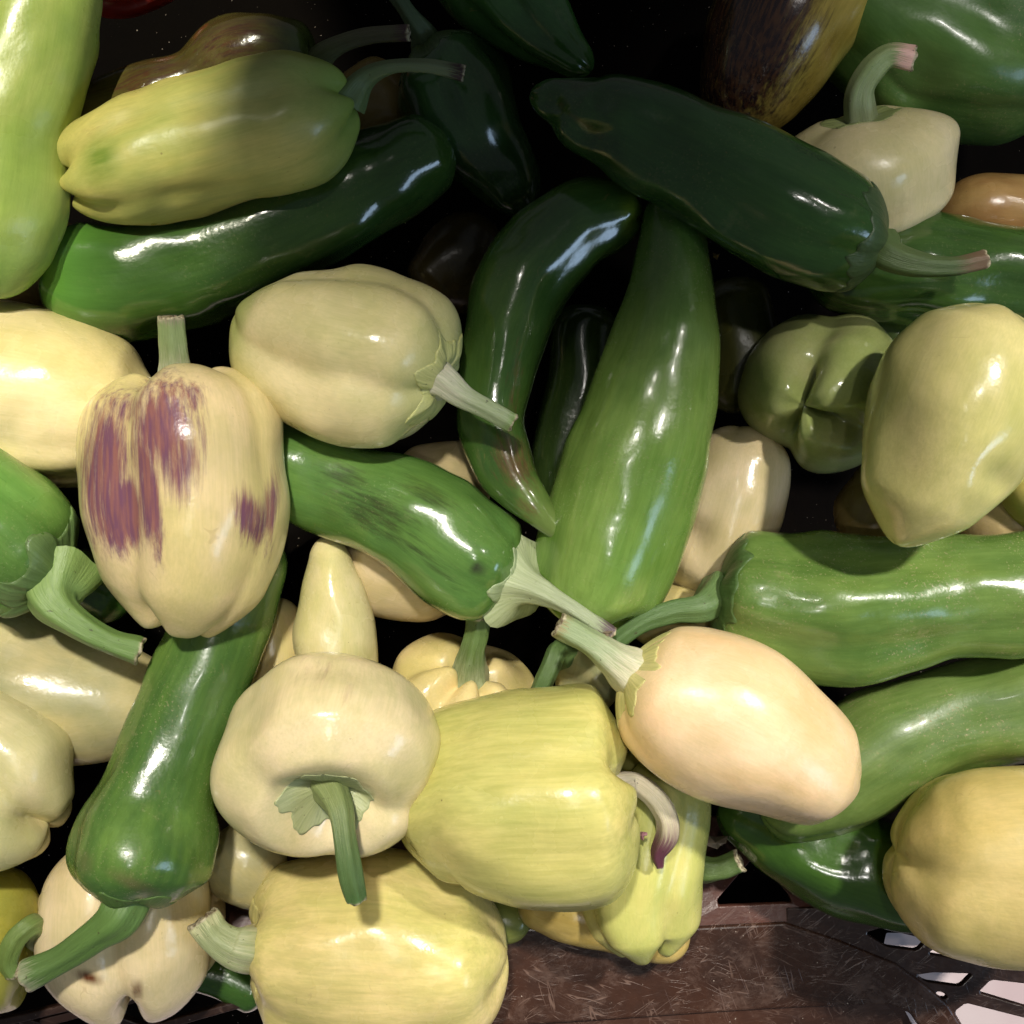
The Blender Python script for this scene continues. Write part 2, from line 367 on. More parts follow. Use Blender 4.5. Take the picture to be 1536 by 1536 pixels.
def calyx(body, mat, parent, rc=40, points=6, star=0.3, seed=0, thick=3.0, wrinkle=1.5):
    K = 120; J = 16; rnd = random.Random(seed)
    ph = np.linspace(0, 2 * math.pi, K, endpoint=False)
    amp = [rnd.uniform(0.6, 1.3) for _ in range(points)]; o0 = rnd.uniform(0, 6)
    edge = np.zeros(K)
    for j in range(K):
        x = ((ph[j] + o0) / (2 * math.pi) * points) % points; i = int(x); fr = x - i
        tri = (1 - abs(2 * fr - 1)) ** 1.6
        edge[j] = rc * (1 + star * (amp[i] * tri - 0.35)) 
    rs = np.random.RandomState(seed); edge = edge + rc * 0.06 * wavy(ph, rs, 3, 26, 7); wr = wavy(ph, rs, 4, 14, 4); wf = wavy(ph, rs, 12, 34, 5)
    V = []; pc = []; al = []
    for side in (0, 1):
        for jj in range(J + 1):
            v = (jj / J) if side == 0 else 1 - jj / J
            dist = edge * max(v, 0.02)
            q = body.q_at(dist); p = body.surf(q, ph)
            p1 = body.surf(q + 0.05, ph); p2 = body.surf(q, ph + 0.01)
            nn = np.cross(p2 - p, p1 - p); nn /= np.maximum(np.linalg.norm(nn, axis=1), 1e-12)[:, None]
            ctr = body.C[min(60, 239)]
            out = p - ctr; sg = np.sign(np.sum(nn * out, axis=1)); nn *= sg[:, None]
            if side == 0:
                t = thick * (1.0 - 0.8 * v ** 2) + wrinkle * 0.7 * wr * v * (1.2 - v) * 2 + wrinkle * 0.3 * wf * v
            else: t = np.full(K, -0.8)
            pp = p + nn * (t * S)[:, None]
            for k in range(K):
                V.append(pp[k]); pc.append((math.cos(ph[k]), math.sin(ph[k]), v * 1.2)); al.append(v)
    F = []
    for i in range(2 * J + 1):
        for j in range(K):
            k = (j + 1) % K; F.append((i * K + j, i * K + k, (i + 1) * K + k, (i + 1) * K + j))
    return mesh_obj('calyx', V, F, mat, parent, attrs={'pc': ('FLOAT_VECTOR', np.array(pc)), 'along': ('FLOAT', np.array(al))})

CREAM = ((234, 212, 162), (222, 206, 142)); PEACH = ((240, 206, 154), (232, 196, 136))
YEL = ((206, 192, 110), (188, 184, 92)); YG = ((176, 184, 84), (196, 188, 104))
GREEN = ((96, 134, 62), (122, 156, 74)); DGREEN = ((52, 84, 34), (64, 98, 42)); MGREEN = ((62, 116, 42), (84, 134, 54))
seedc = [0]
def pepper(label, name, pts, cols, stem=None, stem_cols=((205, 214, 150), (142, 168, 92)), stem_tip=None, calyx_r=0, calyx_kw=None, calyx_cols=None,
           marks=(), marks2=(), skin_kw=None, tip_reach=0.12, group=None, **bk):
    seedc[0] += 1; sd = seedc[0]
    e = bpy.data.objects.new(name, None); e.empty_display_size = 0.01; C.objects.link(e)
    zz = min(p[2] - p[3] for p in pts); mid = pts[len(pts) // 2]
    e.location = W(mid[0], mid[1], zz)
    bpy.context.view_layer.update()
    tag(e, label, 'pepper', group)
    if name == 'long_pepper': bk.setdefault('bumpy', 0.95)
    b = Body(pts, seed=sd * 1.37, **bk)
    kw = dict(seed=float(sd)); kw.update(skin_kw or {})
    b.build('body', skin(name + '_skin', cols[0], cols[1], **kw), e, marks, marks2)
    if stem:
        sm = stem_mat(name + '_stem', stem_cols[0], stem_cols[1], stem_tip, sd, tip_reach)
        if stem[0][3] < 60 and stem[0][3] > 30: stem[0] = (0, 0, 0, stem[0][3] * 0.78)
        base = b.surf(np.array([0.0]), np.array([0.0]))[0]
        t0 = b.T[0]; base = base + t0 * 4 * S
        tube('stem', stem, sm, e, world_first=base, seed=sd)
        if calyx_r:
            cc = calyx_cols or stem_cols
            calyx(b, stem_mat(name + '_calyx', cc[0], cc[1], None, sd + 0.5), e, calyx_r, seed=sd, **(calyx_kw or {}))
    return e

# ------------------------------------------------------------------ the crate and the ground
def plastic(name, base=(58, 36, 30), scratch=1.0, rough=0.34, spec=0.5):
    t = NT(name); obj = t.n('ShaderNodeTexCoord').outputs['Object']
    n = t.noise(obj, 25, 4, 0.6)
    col = t.mix(t.rng(n, 0.3, 0.7), lin(base), lin((base[0] * 1.35, base[1] * 1.25, base[2] * 1.1)))
    tot = None
    for i, (rot, sc) in enumerate(((25, 60), (-38, 75), (70, 55), (8, 90), (-12, 120))):
        m0 = t.n('ShaderNodeMapping'); t.l(obj, m0.inputs[0]); m0.inputs['Rotation'].default_value = (0, 0, math.radians(rot))
        m = t.n('ShaderNodeMapping'); t.l(m0.outputs[0], m.inputs[0]); m.inputs['Scale'].default_value = (0.16, 1.6, 1); m.inputs['Location'].default_value = (i * 3.3, i, 0)
        q = t.noise(m.outputs[0], sc * 1.6, 2, 0.5, 0.4)
        line = t.rng(t.math('ABSOLUTE', t.math('SUBTRACT', q, 0.5)), 0.002, 0.012, 1, 0)
        gate = t.rng(t.noise(t.mapping(obj, (1, 1, 1), (i, 2 * i, 1)), 70, 3, 0.6), 0.48, 0.62)
        line = t.math('MULTIPLY', line, gate)
        tot = line if tot is None else t.math('MAXIMUM', tot, line)
    haze = t.rng(t.noise(t.mapping(obj, (1, 1.3, 1), (0, 0, 0)), 60, 8, 0.78, 0.3), 0.46, 0.74)
    f = t.math('MULTIPLY', t.math('MAXIMUM', t.math('MULTIPLY', tot, 0.62), t.math('MULTIPLY', haze, 0.42)), scratch)
    col = t.mix(f, col, lin((134, 108, 94)))
    sp = t.rng(t.noise(obj, 620, 2), 0.73, 0.76)
    col = t.mix(t.math('MULTIPLY', sp, 0.7), col, lin((190, 175, 160)))
    t.p.inputs['Specular IOR Level'].default_value = spec
    t.l(col, t.p.inputs['Base Color']); t.l(t.math('ADD', rough, t.math('MULTIPLY', f, 0.3)), t.p.inputs['Roughness'])
    b = t.n('ShaderNodeBump'); b.inputs['Strength'].default_value = 0.35; b.inputs['Distance'].default_value = 0.0005
    t.l(t.math('SUBTRACT', t.noise(obj, 300, 3), f), b.inputs['Height']); t.l(b.outputs[0], t.p.inputs['Normal'])
    return t.m
M_rim = plastic('crate_rim_plastic', (44, 29, 23), 0.62, 0.26); M_bar = plastic('crate_plastic', (38, 25, 21), 0.3, 0.28)

def prism(name, poly, mat, parent, depth, bev=3.0, hole=None):
    """a plate: poly of (x, y, z) seen from above, extruded downwards, with bevelled edges"""
    import bmesh
    bm = bmesh.new()
    vs = [bm.verts.new(W(*p)) for p in poly]
    if hole:
        es = [bm.edges.new((vs[i], vs[(i + 1) % len(vs)])) for i in range(len(vs))]
        for hl in (hole if isinstance(hole[0], list) else [hole]):
            hs = [bm.verts.new(W(*p)) for p in hl]; es += [bm.edges.new((hs[i], hs[(i + 1) % len(hs)])) for i in range(len(hs))]
        fs = bmesh.ops.triangle_fill(bm, use_beauty=True, edges=es)['geom']
        fs = [f for f in fs if isinstance(f, bmesh.types.BMFace)]
    else: fs = [bm.faces.new(vs)]
    for f in fs:
        f.normal_update()
        if f.normal.z < 0: f.normal_flip()
    r = bmesh.ops.extrude_face_region(bm, geom=fs)
    for v in r['geom']:
        if isinstance(v, bmesh.types.BMVert): v.co.z -= depth * S
    bmesh.ops.recalc_face_normals(bm, faces=bm.faces)
    sharp = [e for e in bm.edges if len(e.link_faces) == 2 and e.calc_face_angle(0) > 0.6]
    bmesh.ops.bevel(bm, geom=sharp, offset=bev * S, segments=3, profile=0.5, affect='EDGES')
    me = bpy.data.meshes.new(name); bm.to_mesh(me); bm.free(); me.materials.append(mat)
    o = bpy.data.objects.new(name, me); C.objects.link(o)
    if parent: o.parent = parent; o.matrix_parent_inverse = parent.matrix_world.inverted()
    return o

crate = bpy.data.objects.new('plastic_crate', None); C.objects.link(crate); crate.location = W(768, 800, -560)
bpy.context.view_layer.update()
tag(crate, 'dark brown plastic crate with a scratched rim and open lattice under the peppers', 'crate')
ZR = -150
prism('rim', [(560, 1392, ZR), (1020, 1392, ZR), (1178, 1384, ZR), (1262, 1412, ZR), (1345, 1446, ZR), (1392, 1480, ZR), (1424, 1508, ZR), (1452, 1552, ZR), (1392, 1560, ZR), (1366, 1521, ZR), (1334, 1509, ZR), (1200, 1512, ZR), (1080, 1519, ZR), (880, 1533, ZR), (560, 1552, ZR)], M_rim, crate, 16, 5)
prism('rim_lip', [(560, 1544, ZR - 6), (880, 1526, ZR - 6), (1080, 1512, ZR - 6), (1200, 1505, ZR - 6), (1330, 1503, ZR - 6), (1358, 1516, ZR - 6), (1382, 1560, ZR - 50), (1386, 1640, ZR - 60), (560, 1680, ZR - 60)], plastic('crate_lip', (54, 37, 31), 0.5), crate, 16, 3)
prism('wall_panel', [(300, 1398, ZR - 5), (300, 1220, ZR - 90), (1010, 1225, ZR - 90), (1120, 1225, ZR - 90), (1215, 1300, ZR - 50), (1262, 1400, ZR - 6), (1178, 1392, ZR - 6), (1020, 1398, ZR - 6)], plastic('crate_wall', (62, 40, 36), 0.3), crate, 12, 3,
      hole=[(1078, 1359, ZR - 10), (1188, 1354, ZR - 10), (1183, 1342, ZR - 16), (1138, 1292, ZR - 48), (1126, 1292, ZR - 48), (1076, 1350, ZR - 14)])
def bar(p, q, wd, dp=20, name='lattice_bar'):
    a, b = Vector(p[:2]), Vector(q[:2]); d = (b - a).normalized(); n = Vector((-d.y, d.x)) * wd / 2
    poly = [(a.x + n.x, a.y + n.y, p[2]), (b.x + n.x, b.y + n.y, q[2]), (b.x - n.x, b.y - n.y, q[2]), (a.x - n.x, a.y - n.y, p[2])]
    return prism(name, poly, M_bar, crate, dp, 3)
ZL = -156
def rnd_poly(pts, r=3.5):      # corners cut so that the openings have rounded corners
    out = []
    for i, c in enumerate(pts):
        a, b = Vector(pts[i - 1]), Vector(pts[(i + 1) % len(pts)]); c = Vector(c)
        for o in (a, b):
            d = o - c; out.append(tuple(c + d.normalized() * min(r, d.length * 0.35)))
    return [(x, y, ZL) for x, y in out]
prism('lattice_panel', [(x, y, ZL) for x, y in ((1180, 1362), (1262, 1362), (1700, 1392), (1700, 1700), (1480, 1700), (1452, 1556), (1420, 1512), (1388, 1486), (1340, 1452), (1258, 1418), (1180, 1390))], M_bar, crate, 15, 2,
      hole=[rnd_poly(h) for h in ([(1374, 1463), (1400, 1459), (1460, 1461), (1441, 1480), (1390, 1473)], [(1468, 1489), (1487, 1470), (1548, 1477), (1548, 1513)],
            [(1432, 1518), (1449, 1505), (1548, 1530), (1548, 1570), (1464, 1572)], [(1560, 1480), (1680, 1496), (1680, 1545), (1560, 1517)], [(1298, 1400), (1320, 1392), (1392, 1410), (1376, 1426), (1330, 1420)],
            [(1392, 1431), (1410, 1417), (1482, 1426), (1468, 1444)], [(1503, 1446), (1515, 1433), (1600, 1444), (1600, 1462)], [(1402, 1488), (1414, 1488), (1424, 1498), (1410, 1498)])])
for p, q, wd in (
                 ((-40, 1545, -150), (150, 1500, -150), 12), ((60, 1536, -165), (420, 1440, -165), 14), ((200, 1552, -160), (420, 1490, -160), 12), ((90, 1500, -180), (260, 1560, -180), 12), ((-60, 1500, -185), (120, 1560, -185), 12)):
    bar(p, q, wd)
prism('dark_backing', [(1190, 1330, -215), (1330, 1385, -215), (1500, 1428, -215), (1640, 1450, -215), (1640, 1380, -300), (1190, 1280, -300)], M_bar, crate, 14, 3)  # added dark panel, keeps the pale ground out of the gaps beside the rim
prism('crate_floor', [(-900, -900, -520), (2400, -900, -520), (2400, 1400, -520), (1330, 1400, -520), (1300, 1540, -520), (-900, 1540, -520)], plastic('crate_floor', (9, 7, 6), 0.0, 0.9, 0.05), crate, 20, 3)
def gmat():
    t = NT('ground'); obj = t.n('ShaderNodeTexCoord').outputs['Object']
    c = t.mix(t.rng(t.noise(obj, 12, 4), 0.35, 0.65), lin((226, 208, 206)), lin((214, 190, 190)))
    t.l(c, t.p.inputs['Base Color']); t.p.inputs['Roughness'].default_value = 0.7
    return t.m
g = mesh_obj('ground', [(-3, -3, -620 * S), (3, -3, -620 * S), (3, 3, -620 * S), (-3, 3, -620 * S)], [(0, 1, 2, 3)], gmat(), smooth=False); tag(g, kind='structure')

# ------------------------------------------------------------------ peppers
BP, LP = 'bell_pepper', 'long_pepper'
ST_W = ((232, 226, 196), (176, 194, 132)); ST_G = ((131, 155, 72), (104, 131, 60)); ST_D = ((104, 124, 72), (91, 106, 64))
GS = dict(rough=0.22, sss=0.05, scuff=0.35, streak=0.3, coat=0.25)
DS = dict(rough=0.16, sss=0.03, scuff=0.12, streak=0.3, coat=0.4)
# -- left and upper left
pepper('big lime green pepper running down the upper left edge of the picture', LP,
       [(60, -160, 60, 80), (54, -20, 70, 98), (44, 90, 80, 98), (16, 190, 80, 92), (6, 280, 80, 95), (-8, 370, 75, 84), (-10, 448, 70, 60)], ((152, 176, 86), (178, 188, 106)), cap1=70, p1=2.2,
       grooves=(40, 130, 230, 320), gdepth=0.03, gend=0.08, skin_kw=dict(end1=((96, 146, 72), 0.25, 0.6), rough=0.3, sss=0.1, streak=0.12, specks=0.2))
pepper('yellow green pepper with faint purple streaks and a thin curved stem at upper left', LP,
       [(530, 150, 75, 78), (460, 172, 75, 98), (380, 194, 75, 104), (290, 220, 75, 103), (190, 246, 75, 92), (98, 270, 70, 66)], ((172, 176, 100), (202, 190, 112)), cap0=75, cap1=52, p0=2.0, p1=2.3,
       stem=[(0, 0, 0, 26), (548, 118, 85, 16), (585, 101, 100, 11), (640, 99, 108, 10), (694, 110, 105, 12)], stem_cols=((110, 130, 82), (117, 128, 92)), stem_tip=(60, 38, 40), tip_reach=0.12,
       grooves=((76, 1.2), 0, 150, 235, 310), gdepth=0.05, gend=0.09, dip0=4, dip1=26, gtip=0.18, lobe_end=16, sharp=0.3,
       marks=((240, 125, 120, 12, -14, 0.34), (170, 190, 60, 16, -20, 0.35), (115, 290, 20, 20, 0, 0.35)), marks2=((150, 240, 28, 38, 10, 0.85),),
       skin_kw=dict(mark=((120, 84, 60), (150, 120, 62), 0.7), mark2=(92, 122, 34), end0=((128, 164, 72), 0.3, 0.8), rough=0.32, sss=0.08, streak=0.2))
pepper('dark green pepper lying under the yellow green one at upper left', LP,
       [(78, 398, -40, 72), (130, 415, -36, 92), (210, 417, -32, 93), (310, 392, -32, 88), (430, 340, -30, 82), (560, 272, -30, 76), (640, 232, -30, 62), (678, 212, -30, 40)], ((60, 90, 38), (46, 74, 34)), cap0=34, cap1=36,
       grooves=(10, (78, 0.6), 150, 240, 310), gdepth=0.06, gend=0.1, sharp=0.5, lump=0.03, dip1=8,
       marks=((440, 290, 160, 20, -28, 0.4), (590, 250, 60, 14, -30, 0.45)), skin_kw=dict(DS, mark=((28, 44, 24), (40, 56, 26), 0.6), end0=((96, 148, 58), 0.3, 0.8)))
pepper('brown and purple streaked pepper behind the yellow green one at top left', LP,
       [(470, 100, -10, 46), (425, 88, -10, 62), (355, 88, -10, 68), (290, 122, -14, 50), (220, 150, -20, 56), (150, 180, -24, 58), (110, 210, -26, 30)], ((98, 92, 44), (74, 62, 34)), cap0=36, cap1=34,
       stem=[(0, 0, 0, 22), (500, 72, 20, 15), (550, 55, 35, 12), (612, 50, 40, 12)], stem_cols=((104, 110, 72), (92, 88, 62)), stem_tip=(70, 46, 46),
       grooves=(40, 150, 260), gdepth=0.06, marks=((350, 60, 90, 50, -20, 0.6), (220, 120, 90, 30, -20, 0.6)), skin_kw=dict(DS, mark=((82, 38, 34), (64, 30, 40), 0.85), end0=((70, 92, 40), 0.2, 0.8)))
pepper('dark green pepper with upright stem in the shadow at top left of centre', LP,
       [(640, 66, -90, 58), (668, 110, -95, 86), (698, 180, -105, 84), (745, 250, -120, 60), (795, 320, -140, 36)], ((60, 92, 48), (44, 74, 42)), cap0=36, cap1=50,
       stem=[(0, 0, 0, 26), (634, 48, -60, 18), (615, 22, -45, 13), (588, -18, -40, 13)], stem_cols=((102, 121, 88), (85, 102, 73)), calyx_r=80, calyx_kw=dict(star=0.15, points=5), calyx_cols=((101, 112, 62), (73, 93, 53)),
       grooves=(20, 75, 150, 260), gdepth=0.05, skin_kw=DS)
pepper('glossy green pepper pointing down from the top edge', LP,
       [(670, -170, -60, 86), (715, -90, -55, 96), (770, -10, -50, 82), (832, 60, -50, 46), (886, 108, -50, 20)], ((64, 104, 48), (50, 86, 40)), cap0=50, cap1=26,
       grooves=(20, (72, 1.3), 120, 220, 300), gdepth=0.12, gend=0.1, sharp=0.4, skin_kw=DS)
pepper('large dark green pepper with twisted tip and dry brown stem at top right of centre', LP,
       [(1322, 366, 92, 62), (1270, 352, 92, 90), (1205, 330, 92, 100), (1120, 285, 92, 96), (1020, 228, 86, 88), (945, 192, 74, 80), (885, 176, 64, 60), (842, 154, 58, 36), (796, 140, 52, 24)], ((54, 88, 40), (42, 72, 34)), cap0=36, cap1=30,
       stem=[(0, 0, 0, 36), (1335, 384, 112, 24), (1378, 397, 122, 18), (1430, 400, 122, 14), (1476, 390, 118, 15)], stem_cols=((88, 108, 62), (78, 97, 55)), stem_tip=(110, 88, 66), tip_reach=0.3,
       calyx_r=100, calyx_kw=dict(star=0.22, points=5, thick=3), calyx_cols=((84, 100, 62), (62, 84, 52)),
       grooves=((60, 0.7), (120, 1.0), 200, 290), gdepth=0.07, gend=0.12, sharp=0.4, lump=0.03, dents=((1000, 190, 60, 16), (880, 200, 26, 12), (905, 150, 18, 14), (830, 150, 14, 12), (1110, 330, 40, 12)),
       marks2=((876, 186, 30, 4, 35, 0.4),), skin_kw=dict(DS, mark2=(112, 84, 40)))
pepper('purple brown pepper with a yellow stripe along its side at top right', BP,
       [(1260, -150, -50, 90), (1216, -50, -50, 112), (1170, 40, -60, 108), (1130, 130, -80, 84), (1105, 210, -100, 50)], ((174, 156, 78), (150, 130, 58)), cap1=60,
       grooves=(30, 140, 250), gdepth=0.04, marks=((1120, 60, 105, 180, 20, 1.2), (1175, 20, 60, 170, 20, 1.0)), skin_kw=dict(DS, mark=((34, 20, 22), (70, 44, 28), 1.0), rough=0.2))
pepper('wide green pepper filling the top right corner', BP,
       [(1270, -70, -110, 120), (1370, 10, -110, 160), (1490, 70, -110, 148), (1620, 110, -110, 100)], ((92, 126, 62), (72, 104, 52)), cap0=80, cap1=90,
       grooves=(25, (80, 1.3), 150, 260), gdepth=0.10, gend=0.2, sharp=0.5, lump=0.03, dents=((1385, 110, 45, 50),), skin_kw=dict(GS, rough=0.34, coat=0.1))
pepper('cream bell pepper with hooked stem and pink cut end at upper right', BP,
       [(1290, 168, 0, 120), (1296, 215, -20, 137), (1304, 285, -60, 126), (1312, 350, -100, 100)], ((230, 214, 176), (212, 200, 152)), cap0=60, cap1=60, p0=2.1,
       stem=[(0, 0, 0, 34), (1290, 140, 20, 20), (1306, 108, 36, 19), (1334, 84, 46, 18), (1368, 88, 50, 19)], stem_cols=((147, 157, 122), (140, 158, 104)), stem_tip=(226, 184, 170), tip_reach=0.2,
       calyx_r=60, calyx_kw=dict(star=0.12, points=6, thick=2), calyx_cols=((151, 159, 131), (150, 160, 104)),
       grooves=((112, 1.0), 20, 190, 290), gdepth=0.06, gend=0.09, dip0=14, bumpy=0.4, lump=0.015)
pepper('tan pepper sticking in from the right edge beside the green ones', BP,
       [(1640, 330, -120, 50), (1540, 322, -120, 60), (1460, 318, -120, 56), (1408, 322, -120, 30)], ((186, 150, 96), (160, 120, 74)), cap1=40, skin_kw=dict(specks=1.0))
pepper('dark green pepper under the dry brown stem at the right edge', LP,
       [(1210, 402, -50, 50), (1290, 404, -46, 76), (1390, 402, -40, 86), (1480, 412, -40, 78), (1560, 424, -40, 74), (1660, 440, -40, 60)], ((67, 97, 42), (49, 76, 34)), cap0=40,
       grooves=(20, (70, 1), 130, 240), gdepth=0.08, sharp=0.4, lump=0.03, dents=((1455, 360, 40, 14),), skin_kw=DS)
# -- middle
pepper('cream green bell pepper with pale pleated calyx and stem above the centre left', BP,
       [(668, 575, 128, 88), (620, 556, 116, 124), (555, 540, 100, 138), (480, 522, 90, 128), (410, 494, 84, 98), (358, 466, 80, 56)], ((232, 216, 166), (212, 204, 144)), cap0=46, cap1=62, p1=2.2,
       stem=[(0, 0, 0, 40), (668, 574, 150, 24), (696, 596, 165, 17), (735, 616, 170, 15), (768, 634, 168, 15)], stem_cols=((220, 213, 199), (161, 174, 135)), stem_tip=(120, 150, 84), tip_reach=0.06,
       calyx_r=72, calyx_kw=dict(star=0.35, points=6, thick=4, wrinkle=3), calyx_cols=((228, 218, 160), (206, 204, 136)),
       grooves=((114, 1.1), 30, 200, 290), gdepth=0.13, gend=0.2, dip0=14, sharp=0.16, gtip=0.12, gpow=3.0, skin_kw=dict(end0=((190, 196, 122), 0.22, 0.6), end1=((178, 186, 100), 0.2, 0.5)))
pepper('plain cream pepper at the left edge behind the purple striped one', BP,
       [(-170, 560, -30, 100), (-60, 575, -24, 126), (40, 590, -20, 136), (130, 606, -20, 128), (200, 610, -20, 92), (246, 606, -20, 40)], ((224, 206, 164), (208, 192, 136)), cap1=55,
       grooves=(20, (52, 0.8), 140, 250), gdepth=0.05, gend=0.08, sharp=0.4)
pepper('cream bell pepper with bold purple stripes standing at left', BP,
       [(268, 566, 104, 126), (272, 620, 108, 144), (278, 700, 112, 153), (280, 790, 112, 151), (279, 870, 108, 126), (268, 948, 104, 84)], ((236, 212, 168), (222, 204, 142)), cap0=50, cap1=74, p0=2.5, p1=2.2,
       stem=[(0, 0, 0, 46), (264, 556, 120, 26), (260, 520, 132, 20), (257, 478, 140, 19)], stem_cols=((212, 205, 183), (139, 155, 104)), stem_tip=(150, 146, 118), tip_reach=0.08,
       calyx_r=42, calyx_kw=dict(star=0.1, points=5, thick=2), calyx_cols=((224, 209, 188), (204, 197, 171)),
       grooves=((66, 1.3), (150, 0.35), 200, 318), gdepth=0.12, gend=0.17, dip0=18, dip1=22, gtip=0.16, lobe_end=24, sharp=0.09, gpow=3.2,
       marks=((158, 705, 46, 130, 4, 1.0), (182, 770, 42, 66, 0, 1.3), (188, 615, 60, 30, -35, 0.7), (244, 640, 50, 84, 4, 1.1), (222, 730, 20, 120, -8, 1.1), (268, 690, 44, 66, 0, 0.85), (378, 780, 30, 54, -22, 0.95), (406, 765, 14, 74, 6, 0.95), (285, 600, 30, 34, 10, 0.75), (300, 650, 26, 60, 0, 0.55)),
       skin_kw=dict(mark=((108, 56, 96), (142, 84, 88), 0.92), rough=0.2))
pepper('green pepper with big ragged green calyx and thick stem at the left edge', LP,
       [(88, 868, 72, 70), (56, 846, 72, 96), (0, 800, 68, 108), (-80, 740, 60, 100), (-170, 690, 50, 80)], ((84, 123, 57), (102, 137, 66)), cap0=40,
       stem=[(0, 0, 0, 64), (82, 905, 105, 34), (120, 938, 112, 22), (165, 962, 108, 18), (208, 976, 100, 20)], stem_cols=((147, 174, 100), (114, 143, 77)),
       calyx_r=98, calyx_kw=dict(star=0.4, points=6, thick=5, wrinkle=3.5), calyx_cols=((143, 166, 88), (103, 128, 75)), grooves=(40, 130, 230, 320), gdepth=0.05, skin_kw=dict(GS, scuff=0.2))
pepper('long dark green pepper hanging stem down at lower left', LP,
       [(196, 1350, 96, 84), (204, 1300, 88, 116), (220, 1240, 76, 108), (240, 1170, 64, 84), (272, 1080, 50, 74), (312, 980, 34, 74), (352, 890, 14, 70), (395, 800, -20, 56)], ((70, 104, 50), (108, 140, 64)), cap0=44, p0=2.6,
       stem=[(0, 0, 0, 44), (178, 1376, 110, 32), (145, 1402, 110, 24), (95, 1436, 104, 20), (42, 1462, 98, 24)], stem_cols=((100, 132, 66), (92, 119, 62)), stem_tip=(140, 148, 112), tip_reach=0.1,
       calyx_r=74, calyx_kw=dict(star=0.3, points=6, thick=3), calyx_cols=((81, 108, 55), (88, 115, 58)),
       grooves=((150, 1.0), (60, 0.5), 240, 320), gdepth=0.05, gend=0.16, dip0=12, lobe_end=16, sharp=0.3, marks2=((200, 1325, 40, 10, 25, 0.6), (128, 1295, 12, 18, 0, 0.5)),
       skin_kw=dict(GS, mark2=(112, 92, 66), end0=((58, 104, 48), 0.12, 0.7), scuff=0.5))
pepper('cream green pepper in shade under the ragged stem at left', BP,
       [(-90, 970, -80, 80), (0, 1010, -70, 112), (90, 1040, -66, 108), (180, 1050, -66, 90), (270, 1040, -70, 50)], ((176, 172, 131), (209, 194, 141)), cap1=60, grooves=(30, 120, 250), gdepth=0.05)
pepper('double lobed cream pepper at the left edge beside the stem down green one', BP,
       [(-160, 1090, 20, 90), (-90, 1128, 20, 124), (-20, 1172, 20, 136), (40, 1214, 20, 124), (82, 1240, 20, 90)], ((228, 214, 168), (212, 204, 148)), cap1=80, p1=2.2,
       grooves=((104, 1.4), 10, 230, 310), gdepth=0.18, gend=0.2, gtip=0.28, sharp=0.14, lobe_end=26, gpow=3.2, dip1=10)
pepper('bright yellow green pepper in the lower left corner with striped stem', BP,
       [(60, 1410, -60, 60), (20, 1410, -56, 104), (-50, 1420, -56, 112), (-130, 1430, -60, 80)], ((168, 161, 69), (151, 149, 65)), cap0=36,
       stem=[(0, 0, 0, 36), (50, 1388, 30, 16), (24, 1408, 44, 15), (12, 1440, 40, 15), (20, 1462, 36, 12)], stem_cols=((155, 163, 110), (113, 135, 69)), calyx_r=24, grooves=(50, 160, 270), gdepth=0.05)
pepper('cream bell pepper seen from its lobed bottom with a brown scab at lower left', BP,
       [(190, 1270, -110, 100), (192, 1330, -84, 138), (196, 1400, -78, 142), (200, 1456, -80, 128), (204, 1506, -84, 104)], ((234, 214, 176), (220, 200, 152)), cap1=64, p1=2.4,
       grooves=((96, 1.6), 20, 178, 260), gdepth=0.12, gend=0.24, gtip=0.3, sharp=0.14, lobe_end=40, dip1=24, rd1=0.45, gpow=3.2, marks2=((133, 1466, 20, 9, 20, 1.0), (206, 1484, 8, 14, 0, 1.0)), skin_kw=dict(mark2=(96, 50, 24), rough=0.22))
pepper('creamy white bell pepper facing forward with green stem hanging down at bottom centre left', BP,
       [(488, 1228, 205, 138), (491, 1182, 160, 165), (495, 1134, 118, 169), (501, 1082, 74, 156), (508, 1032, 30, 126)], ((240, 220, 178), (226, 212, 160)), cap0=60, cap1=66, p0=2.3, p1=2.3,
       stem=[(0, 0, 0, 34), (510, 1215, 190, 20), (518, 1265, 205, 17), (526, 1315, 205, 18), (534, 1348, 196, 15)], stem_cols=((145, 155, 100), (91, 116, 66)), stem_tip=(84, 116, 62),
       calyx_r=64, calyx_kw=dict(star=0.3, points=6, thick=4), calyx_cols=((164, 172, 122), (178, 182, 134)),
       grooves=((-22, 1.2), (140, 1.0), 262), gdepth=0.11, gend=0.17, gtip=0.14, dip0=58, rd0=0.8, lobe_end=20, sharp=0.2, gpow=3.2, marks=((470, 1010, 50, 28, 0, 0.4), (520, 1045, 24, 24, 0, 0.4)), skin_kw=dict(mark=((150, 100, 110), (160, 120, 90), 0.55), rough=0.18))
pepper('narrow pale yellow pepper tip pointing up above the creamy white one', LP,
       [(510, 1060, -20, 56), (504, 980, -14, 63), (502, 910, -10, 56), (495, 850, -10, 38), (487, 806, -10, 22)], ((214, 204, 142), (226, 212, 162)), cap1=22, skin_kw=dict(specks=1.0))
pepper('sliver of cream pepper between the long green and the pale pointed one', BP,
       [(400, 900, -90, 40), (412, 970, -90, 48), (405, 1040, -90, 40)], CREAM, cap0=30, cap1=30)
pepper('cream pepper half hidden under the smudged green one at centre', BP,
       [(520, 790, -90, 60), (575, 820, -90, 100), (650, 850, -90, 88), (720, 870, -90, 50)], ((227, 206, 174), (207, 186, 141)), cap1=60, grooves=(60, 180), gdepth=0.05)
